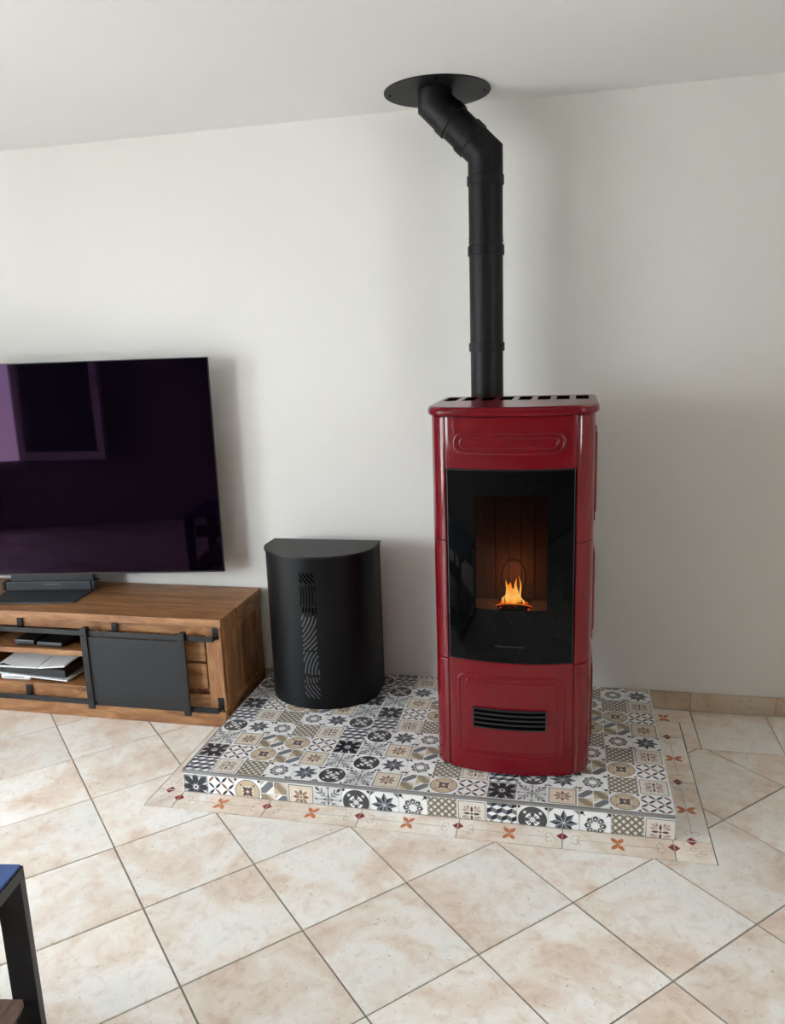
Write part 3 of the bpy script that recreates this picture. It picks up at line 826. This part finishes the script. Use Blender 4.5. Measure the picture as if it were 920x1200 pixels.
def flame(cx, cy, z, h, w, lean, seed):
    bm = bmesh.new(); rnd = random.Random(seed); rings = []; m = 12
    ph = rnd.random()*6
    for i in range(m+1):
        t = i/m; r = w*(1.55*(t+.10)**.45*(1-t)**.8) if i < m else .0006
        x = cx+lean*t*t+.006*math.sin(5*t+ph)*t; y = cy+.004*math.cos(4*t+ph)*t
        rings.append([bm.verts.new((x+r*math.cos(2*PI*k/12), y+.7*r*math.sin(2*PI*k/12), z+h*t)) for k in range(12)])
    for A, B in zip(rings, rings[1:]):
        for k in range(12): bm.faces.new((A[k], A[(k+1) % 12], B[(k+1) % 12], B[k]))
    bm.faces.new(rings[0]); bm.faces.new(rings[-1])
    fin(bm, 'flame', 'flame', pot, smooth=180)
for a in [(SX-.004, -.668, .676, .074, .017, .002, 1), (SX-.020, -.655, .674, .080, .0085, .004, 2), (SX+.016, -.655, .674, .086, .0095, -.002, 3), (SX+.006, -.676, .676, .058, .016, .003, 4),
          (SX+.026, -.650, .672, .098, .0045, -.004, 6), (SX-.032, -.662, .672, .030, .006, .010, 7), (SX+.040, -.662, .672, .028, .0065, -.012, 8), (SX-.014, -.674, .674, .052, .010, -.003, 9)]:
    flame(*a)
bm = bmesh.new()
for k in range(40):
    x = SX+.008+random.uniform(-.052, .052); y = random.uniform(-.695, -.625); s = random.uniform(.003, .006)
    bmesh.ops.create_icosphere(bm, subdivisions=1, radius=s, matrix=Matrix.Translation((x, y, .672-.006*((x-SX)/.05)**2+random.uniform(-.004, .003))))
e = fin(bm, 'ember_bed', 'ember', pot); e['kind'] = 'stuff'
bm = bmesh.new(); tube(bm, [(SX+.008+t*.062, -.703+.010*abs(t), .684-.010*t*t) for t in [-1+k/8 for k in range(17)]], .0022, 8); fin(bm, 'glowing_rim', 'ember', pot)
pl = bpy.data.lights.new('fire_glow', 'POINT'); pl.energy = .65; pl.color = (1, .40, .13); pl.shadow_soft_size = .03
po = bpy.data.objects.new('fire_glow', pl); COL.objects.link(po); po.parent = stove; po.location = Vector((SX, -.625, .755))-so
# top lid
def lid_outline(off, n=20):
    R_ = []
    side = side_path(off)
    front = [fcurve(-JX+2*JX*k/n, off) for k in range(n+1)]
    L = [(SX-x, y) for x, y in side]; Rr = [(SX+x, y) for x, y in side]
    return [(L[0][0], -.292)]+L[1:-1]+front+Rr[1:-1][::-1]+[(Rr[0][0], -.292)]
bm = bmesh.new(); rg = []
for off, z in ((-.004, 1.3295), (.004, 1.3295), (.0085, 1.3315), (.0110, 1.3355), (.0120, 1.3410), (.0118, 1.3465), (.0100, 1.3525), (.0065, 1.3570), (.0010, 1.3592), (-.008, 1.3600)):
    rg.append([bm.verts.new((x, y, z)) for x, y in lid_outline(off)])
nn = len(rg[0])
for A, B in zip(rg, rg[1:]):
    for k in range(nn): bm.faces.new((A[k], A[(k+1) % nn], B[(k+1) % nn], B[k]))
bm.faces.new(rg[0]); bm.faces.new(rg[-1])
lid = fin(bm, 'lid', 'red_ceramic_lid', stove, smooth=40)
cb = bmesh.new()
SLOTS = [(.935+.0655*k-.022, .935+.0655*k+.022) for k in range(8)]
for xa, xb in SLOTS: box(cb, xa, xb, -.505, -.335, 1.340, 1.38)
boolean_cut(lid, cb)
for xa, xb in SLOTS:                                # black liner added in each vent hole, standing for its dark inside
    bm = bmesh.new(); e_ = .0004
    box(bm, xa+e_, xb-e_, -.505+e_, -.335-e_, 1.3402, 1.3412)
    box(bm, xa+e_, xb-e_, -.337, -.335-e_, 1.3412, 1.3592); box(bm, xa+e_, xb-e_, -.505+e_, -.503, 1.3412, 1.3592)
    box(bm, xa+e_, xa+.002, -.503, -.337, 1.3412, 1.3592); box(bm, xb-.002, xb-e_, -.503, -.337, 1.3412, 1.3592)
    fin(bm, 'vent_slot', 'hole_black', lid, smooth=0)
for p in lid.data.polygons: p.use_smooth = True
lid.data.set_sharp_from_angle(angle=math.radians(40))
wnm = lid.modifiers.new('weighted_normals', 'WEIGHTED_NORMAL'); wnm.weight = 100; wnm.keep_sharp = True
bm = bmesh.new(); prism(bm, lid_outline(-.012), 1.320, 1.3297); fin(bm, 'lid_seat', 'black_metal', stove, smooth=0)

# ------------------------------------------------------------------ flue pipe
PX, PY, PR = 1.040, -.222, .0625
flue = thing('flue_pipe', (PX, PY, .3), 'matt black metal stove flue pipe with elbows rising to ceiling plate', 'pipe')
UX = .861
zb1, zb2 = 2.226, 2.226+(PX-UX)
def fl_tube(name, path, r): bm = bmesh.new(); tube(bm, path, r, 40); return fin(bm, name, 'flue_black', flue, smooth=35)
fl_tube('pipe_section', [(PX, PY, .42), (PX, PY, 1.545)], PR-.001)
fl_tube('pipe_section', [(PX, PY, 1.545), (PX, PY, 1.895)], PR)
fl_tube('pipe_section', [(PX, PY, 1.895), (PX, PY, 2.13)], PR)
fl_tube('pipe_section', [(PX, PY, .42), (PX, PY, .36), (PX, PY, .33)], [PR, PR, PR*.9])
def ob(t): return (PX+(UX-PX)*t, PY, zb1+(zb2-zb1)*t)
fl_tube('elbow', [(PX, PY, 2.13), (PX, PY, zb1), ob(.30)], PR+.001)
fl_tube('pipe_section', [ob(.30), ob(.62)], PR-.0005)
fl_tube('elbow', [ob(.62), ob(1), (UX, PY, ZC-.004)], PR+.001)
def collar(z0, z1): fl_tube('collar', [(PX, PY, z0), (PX, PY, z0+.002), (PX, PY, z1-.002), (PX, PY, z1)], [PR+.0035, PR+.005, PR+.005, PR+.0035])
collar(1.525, 1.557); collar(1.872, 1.908); collar(2.117, 2.150)
fl_tube('bead', [(PX, PY, 1.921), (PX, PY, 1.925)], PR+.0016); fl_tube('bead', [(PX, PY, 1.934), (PX, PY, 1.937)], PR+.0014)
fl_tube('collar', [ob(.235), ob(.245), ob(.375), ob(.385)], [PR+.0035, PR+.005, PR+.005, PR+.0035])
fl_tube('collar', [ob(.62), ob(.63), ob(.76), ob(.77)], [PR+.0035, PR+.005, PR+.005, PR+.0035])
bm = bmesh.new(); n = 72; RC = (UX+.004, -.2); RR = .194
prism(bm, [(RC[0]+RR*math.cos(2*PI*k/n), RC[1]+RR*math.sin(2*PI*k/n)) for k in range(n)], ZC-.0045, ZC-.0005, .001, 1)
fin(bm, 'ceiling_plate', 'flue_black', flue, smooth=30)
for a in (math.radians(188), math.radians(8), math.radians(98), math.radians(278)):
    x, y = RC[0]+.172*math.cos(a), RC[1]+.172*math.sin(a)
    bm = bmesh.new(); bmesh.ops.create_cone(bm, cap_ends=True, segments=12, radius1=.0035, radius2=.005, depth=.003, matrix=Matrix.Translation((x, y, ZC-.006))); fin(bm, 'screw', 'hole_black', flue)
fl_tube('flue_tee', [(PX, PY, .40), (PX, -.300, .40)], .045)

# ------------------------------------------------------------------ pellet bin
BXc, BYb, BZ = .325, -.105, .742
pbin = thing('pellet_bin', (BXc, -.25, HH), 'matt black half-round pellet storage bin with wavy slotted strip', 'storage bin')
def bin_plan(hw, back, strt, front, n=40):
    P = [(BXc-hw, back), (BXc-hw, strt)]
    for k in range(1, n):
        a = PI*k/n; P.append((BXc-hw*math.cos(a), strt-(strt-front)*math.sin(a)))
    return P+[(BXc+hw, strt), (BXc+hw, back)]
bm = bmesh.new(); prism(bm, bin_plan(.237, BYb, -.195, -.396), HH+.001, BZ-.009, .002, 1); fin(bm, 'body', 'bin_black', pbin, smooth=30)
bm = bmesh.new(); prism(bm, bin_plan(.242, BYb+.002, -.195, -.401), BZ-.008, BZ, .0015, 1); fin(bm, 'lid', 'bin_lid', pbin, smooth=30)
bm = bmesh.new(); box(bm, BXc+.20, BXc+.236, BYb+.002, BYb+.012, BZ-.03, BZ-.006, .002); fin(bm, 'hinge', 'black_metal', pbin)
bm = bmesh.new(); box(bm, BXc-.236, BXc-.20, BYb+.002, BYb+.012, BZ-.03, BZ-.006, .002); fin(bm, 'hinge', 'black_metal', pbin)
def bin_surf(u, off=0):       # u = x offset from the bin axis
    a = math.acos(max(-1, min(1, -u/.237))); x = BXc-.237*math.cos(a); y = -.195-.201*math.sin(a)
    nx, ny = -math.cos(a)/.237, -math.sin(a)/.201; l = math.hypot(nx, ny); return (x+nx/l*off, y+ny/l*off)
def slot(pts, w, mat):
    """a thin stripe laid on the curved front in place of a cut-out; pts in (u, z)"""
    bm = bmesh.new(); A = []; B = []
    m = len(pts)
    for i, (u, z) in enumerate(pts):
        u0, z0 = pts[max(0, i-1)]; u1, z1 = pts[min(m-1, i+1)]; d = math.hypot(u1-u0, z1-z0); nu, nz = -(z1-z0)/d*w/2, (u1-u0)/d*w/2
        for L, s in ((A, 1), (B, -1)):
            uu = max(US0, min(US1, u+nu*s)); p = bin_surf(uu, .0006); q = bin_surf(uu, -.002); L.append((bm.verts.new((*p, z+nz*s)), bm.verts.new((*q, z+nz*s))))
    for i in range(m-1):
        for k in (0, 1):
            try: bm.faces.new((A[i][k], A[i+1][k], B[i+1][k], B[i][k]))
            except ValueError: pass
        for L in (A, B):
            try: bm.faces.new((L[i][0], L[i+1][0], L[i+1][1], L[i][1]))
            except ValueError: pass
    fin(bm, 'slot', mat, pbin, smooth=30)
US0, US1 = -.034, .034
def arcs(cu, cz, radii, z0, z1, mat, w=.0052):
    for r in radii:
        run = []
        for k in range(0, 181):
            a = 2*PI*k/180; u, z = cu+r*math.cos(a), cz+r*math.sin(a)
            if US0 <= u <= US1 and z0 <= z <= z1: run.append((u, z))
            else:
                if len(run) > 2: slot(run[::2] if len(run) > 6 else run, w, mat)
                run = []
        if len(run) > 2: slot(run[::2] if len(run) > 6 else run, w, mat)
arcs(.20, .82, [.235+.0135*k for k in range(6)], .628, .676, 'bin_slot_shade', .0065)
arcs(-.22, .575, [.192+.0125*k for k in range(6)], .535, .626, 'bin_slot_shade', .004)
arcs(.30, .52, [.268+.0135*k for k in range(6)], .500, .532, 'bin_slot_shade', .0070)
arcs(-.17, .54, [.138+.0145*k for k in range(13)], .345, .498, 'bin_slot_grey')
arcs(.14, .235, [.110+.0145*k for k in range(11)], .232, .340, 'bin_slot_grey')
arcs(.13, .235, [.098+.0135*k for k in range(6)], .198, .230, 'bin_slot_grey', .004)
arcs(.18, .30, [.168+.0145*k for k in range(9)], .130, .196, 'bin_slot_grey', .004)

# ------------------------------------------------------------------ tv cabinet
CX0, CX1, CF, CB, CT = -1.86, -.040, -.452, -.012, .480
cab = thing('tv_cabinet', ((CX0+CX1)/2, (CF+CB)/2, 0), 'long low mango wood tv cabinet with black sliding metal door', 'cabinet')
def cb_(name, mat, *a, bev=.002): return bx(name, mat, cab, *a, bev=bev)
# top boards
for k, (ya, yb) in enumerate([(-.456, -.302), (-.3015, -.152), (-.1515, CB)]): cb_('top_board', 'mango_wood', CX0-.003, CX1+.004, ya, yb, .449, CT, bev=.0025)
# carcass
bk = CB-.012
cb_('back_panel', 'mango_wood', CX0, CX1-.03, CB-.012, CB, .02, .449)
cb_('bottom_board', 'mango_wood', CX0, CX1-.03, CF+.02, bk, .075, .137)
cb_('apron', 'mango_wood', CX0, CX1-.03, CF+.012, CF+.03, .405, .449)
cb_('bottom_rail', 'mango_wood', CX0, CX1-.03, CF+.012, CF+.022, .075, .137)
cb_('plinth', 'mango_wood', CX0, CX1-.004, CF-.004, CF+.02, 0, .072)
for xa, xb in ((-.640, -.618), (-1.275, -1.253)): cb_('divider', 'mango_wood_depth', xa, xb, CF+.022, bk, .137, .405)
cb_('shelf', 'mango_wood', -1.253, -.640, CF+.022, bk, .272, .297)
# drawer stack framing at the right end: post, rails and inset panels
def bay(x0, x1):
    cb_('face_board', 'mango_wood_upright', x0, x1-.065, CF+.030, CF+.040, .137, .405)
    w = .07
    cb_('post', 'mango_wood_upright', x1-w, x1, CF+.004, CF+.03, .072, .449, bev=.003)
bay(-.618, CX1-.004)
for z0, z1 in ((.288, .385), (.165, .278)):
    cb_('inset_panel', 'mango_wood', -.61, -.1215, CF+.008, CF+.0295, z0, z1, bev=.003)
# second bay mirrored at the far end
cb_('face_board', 'mango_wood_upright', CX0, -1.275, CF+.016, CF+.028, .137, .405)
cb_('post', 'mango_wood_upright', CX0, CX0+.07, CF+.004, CF+.03, .072, .449, bev=.003)
for z0, z1 in ((.288, .385), (.165, .278)): cb_('inset_panel', 'mango_wood', -1.79, -1.30, CF+.008, CF+.02, z0, z1, bev=.004)
# end panels: frame with three recessed planks
for xo, s in ((CX1, -1), (CX0, 1)):
    xa, xb = sorted((xo, xo+s*.022)); xc, xd = sorted((xo+s*.010, xo+s*.022))
    cb_('side_stile', 'mango_wood_upright', xa, xb, CF+.03, CF+.105, .0, .449); cb_('side_stile', 'mango_wood_upright', xa, xb, CB-.075, CB-.0125, .0, .449)
    cb_('side_rail', 'mango_wood_depth', xa, xb, CF+.105, CB-.075, .389, .449); cb_('side_rail', 'mango_wood_depth', xa, xb, CF+.105, CB-.075, .0, .092)
    y0, y1 = CF+.105, CB-.075; w = (y1-y0)/3
    for k in range(3): cb_('side_plank', 'mango_wood_upright', xc, xd, y0+w*k+.001, y0+w*(k+1)-.001, .092, .389, bev=.003)
# rails, brackets, sliding door
RY = CF-.030
def rail(z):
    bm = bmesh.new(); box(bm, CX0+.03, -.062, RY-.005, RY+.005, z-.011, z+.011, .002); return fin(bm, 'rail', 'iron', cab)
rail(.404); rail(.087)
for x in (-1.83, -1.45, -.992, -.530, -.066):
    for z0, z1 in ((.392, .443), (.076, .132)):
        cb_('bracket', 'iron', x-.013, x+.013, CF+.0, CF+.006, z0, z1, bev=.001)
        cb_('bracket', 'iron', x-.008, x+.008, RY+.005, CF+.001, (.398 if z0 > .2 else .081), (.410 if z0 > .2 else .093), bev=.001)
door = bx('sliding_door', 'door_sheet', cab, -.640, -.188, RY-.012, RY-.006, .100, .392, .001)
for xa, xb in ((-.664, -.634), (-.212, -.182)):
    bx('door_stile', 'iron', door, xa, xb, RY-.020, RY-.010, .064, .432, .002)
    bx('roller_hook', 'iron', door, xa+.004, xb-.004, RY-.012, RY+.014, .417, .430, .002)
    bx('roller_hook', 'iron', door, xa+.004, xb-.004, RY+.007, RY+.014, .398, .42, .002)
    for z in (.125, .40):
        bm = bmesh.new(); bmesh.ops.create_cone(bm, cap_ends=True, segments=12, radius1=.005, radius2=.004, depth=.004, matrix=Matrix.Translation(((xa+xb)/2, RY-.021, z)) @ Matrix.Rotation(PI/2, 4, 'X')); fin(bm, 'bolt', 'iron', door)
bx('door_strip', 'iron', door, -.634, -.212, RY-.0135, RY-.0115, .100, .124, .0006)
# burnt scribble on the bottom rail
bm = bmesh.new(); sy = CF+.0112
S = [(-.752, .108), (-.738, .131), (-.727, .132), (-.733, .112), (-.741, .104), (-.728, .118), (-.716, .126), (-.720, .110), (-.709, .121), (-.700, .127), (-.704, .113), (-.69, .124), (-.676, .117)]
tube(bm, [(x, sy, z) for x, z in S], .0012, 6); fin(bm, 'burnt_mark', 'burn_mark', cab)

# ------------------------------------------------------------------ television
tvr = math.radians(9.6)
tv_w, tv_h = 1.70, .952
rx, ry = -.159, -.120                                     # right edge of the screen
tvc = (rx-math.cos(tvr)*tv_w/2, ry-math.sin(tvr)*tv_w/2)
tv = thing('television', (tvc[0], tvc[1], CT), 'large flat black television with glossy purple tinted screen on wooden cabinet', 'television', rz=tvr)
TZ = .584-CT
def tb(name, mat, *a, bev=.002): return bx(name, mat, tv, *a, bev=bev, local=True)
tb('bezel', 'plastic_black', -tv_w/2, tv_w/2, -.0, .012, TZ, TZ+tv_h, bev=.0015)
tb('screen', 'tv_screen', -tv_w/2+.004, tv_w/2-.004, -.0015, .001, TZ+.008, TZ+tv_h-.004, bev=.0005)
tb('rear_housing', 'plastic_black', -.55, .55, .012, .05, TZ+.02, TZ+.5, bev=.01)
# foot: wide plate in front, heavy block behind it carrying the neck
tb('stand_neck', 'plastic_black', -.19, .205, .075, .105, .050, TZ+.20, bev=.004)
tb('neck_arm', 'plastic_black', -.15, .15, .045, .080, TZ+.06, TZ+.20, bev=.004)
bm = bmesh.new(); prism(bm, [(-.205, -.105), (.185, -.105), (.200, .074), (-.220, .074)], .0005, .008, .0015, 2); fin(bm, 'stand_plate', 'plastic_dark', tv, local=True)
blk = tb('stand_block', 'plastic_dark', -.215, .195, .065, .125, .0082, .054, bev=.006)
for a, b in ((.1955, .216), (-.236, -.2155)): bx('end_cap', 'plastic_black', blk, a, b, .067, .123, .0082, .052, .008, local=True)
for k, w in enumerate((.006, .010, .008, .010, .006, .008)):
    bx('logo_letter', 'logo_grey', blk, -.030+.014*k, -.030+.014*k+w, .0644, .0652, .036, .042, 0, local=True)

# ------------------------------------------------------------------ game console and boxes on the shelves
gc = thing('game_console', (-.95, -.30, .137), 'white and black game console lying flat on lower shelf', 'game console', rz=math.radians(2))
def fin_profile(name, mat, x0, x1, zf, y0, y1, th, n=20):
    bm = bmesh.new(); rows_ = []
    for k in range(n+1):
        t = k/n; x = x0+(x1-x0)*t; z = zf(t)
        rows_.append([bm.verts.new((x, y, z+dz)) for y, dz in ((y0, 0), (y1, 0), (y1, th), (y0, th))])
    for A, B in zip(rows_, rows_[1:]):
        for k in range(4): bm.faces.new((A[k], A[(k+1) % 4], B[(k+1) % 4], B[k]))
    bm.faces.new(rows_[0]); bm.faces.new(rows_[-1])
    return fin(bm, name, mat, gc, local=True, smooth=40)
# upper shell in two plates with a dark split, bowing upward to the left; lower shell tips the other way
def shell(name, x0, x1, y0, y1, zf0, zf1, dz, mat='console_white', skew=0):
    bm = bmesh.new(); n = 12; rows_ = []
    for k in range(n+1):
        t = k/n; xa = x0+(x1-x0)*t
        zf_, zb_ = zf0(xa), zf1(xa)
        rows_.append([bm.verts.new(v) for v in ((xa, y0, zf_), (xa+skew, y1, zb_), (xa+skew, y1, zb_+dz), (xa, y0, zf_+dz))])
    for A, B in zip(rows_, rows_[1:]):
        for k in range(4): bm.faces.new((A[k], A[(k+1) % 4], B[(k+1) % 4], B[k]))
    bm.faces.new(rows_[0]); bm.faces.new(rows_[-1])
    bmesh.ops.recalc_face_normals(bm, faces=bm.faces)
    return fin(bm, name, mat, gc, local=True, smooth=40)
up0 = lambda x: .058+.018*((x+.05)/.2)**2 - .0
upb = lambda x: .090+.010*((x+.05)/.2)**2
shell('top_shell', -.215, -.012, -.125, .11, lambda x: .062, lambda x: .096, .006, skew=.03)
shell('top_shell', -.006, .125, -.125, .11, lambda x: .062+.012*max(0, (x)/.125), lambda x: .096, .006, skew=.03)
shell('core', -.20, .120, -.118, .11, lambda x: .024-.016*(x+.2)/.32+.012, lambda x: .030, .036, 'plastic_black', skew=.02)
shell('bottom_shell', -.215, .13, -.125, .11, lambda x: .030-.024*(x+.215)/.345, lambda x: .018, .006, skew=.04)
bxg = bx('disc_drive', 'console_white', gc, -.205, -.055, -.120, .02, .0005, .026, .010, local=True)
bx('disc_slot', 'plastic_black', gc, -.185, -.085, -.1206, -.118, .013, .016, 0, local=True)
for (x0, x1, y0, y1, h, lab) in [(-1.068, -.965, -.41, -.27, .030, 'small black media box with indicator light on upper shelf'), (-.950, -.822, -.415, -.28, .026, 'flat black box nearest the sliding door on upper shelf')]:
    mb = thing('media_box', ((x0+x1)/2, (y0+y1)/2, .297), lab, 'electronics', group='black boxes on the cabinet shelf')
    bx('body', 'plastic_black', mb, x0, x1, y0, y1, .3005, .297+h, .006)
    for xx in (x0+.02, x1-.02):
        for yy in (y0+.02, y1-.02): bx('foot', 'plastic_black', mb, xx-.006, xx+.006, yy-.006, yy+.006, .2972, .3006, .001)
    if x0 < -1: bx('indicator', 'logo_grey', mb, x0+.012, x0+.018, y0-.0006, y0+.001, .308, .312, 0)

# ------------------------------------------------------------------ side table at the corner of the view
st = thing('side_table', (.169, -1.947, 0), 'low black steel framed table with blue top in foreground corner', 'table', rz=math.radians(9))
TLx, TLy, TH = .80, .55, .45                 # length to -x, depth to -y, local origin at the visible corner
def tbl(name, mat, *a, bev=.0015): return bx(name, mat, st, *a, bev=bev, local=True)
for x0, x1 in ((-.062, 0), (-TLx, -TLx+.062)):
    for ya in (-.020, -TLy): tbl('leg', 'table_steel', x0, x1, ya, ya+.020, 0, TH-.03)
    tbl('frame_bar', 'table_steel', x0, x1, -TLy, 0, TH-.03, TH-.002)
    tbl('floor_bar', 'table_steel', x0, x1, -TLy+.02, -.02, 0, .02)
tbl('apron', 'apron_grey', -TLx+.062, -.062, -.060, -.045, TH-.158, TH-.08); tbl('apron', 'apron_grey', -TLx+.062, -.062, -TLy+.045, -TLy+.06, TH-.158, TH-.08)
for ya in (-.060, -TLy+.045): tbl('apron_bar', 'table_steel', -TLx+.062, -.062, ya-.002, ya+.017, TH-.165, TH-.158)
tbl('table_top', 'table_blue', -TLx+.004, -.004, -TLy+.004, -.004, TH-.0018, TH+.004)
tbl('lower_shelf', 'shelf_wood', -TLx+.035, -.035, -TLy+.021, -.021, .090, .112)
for x in (-TLx+.04, -.046): tbl('shelf_bearer', 'table_steel', x, x+.006, -TLy+.02, -.02, .075, .09)
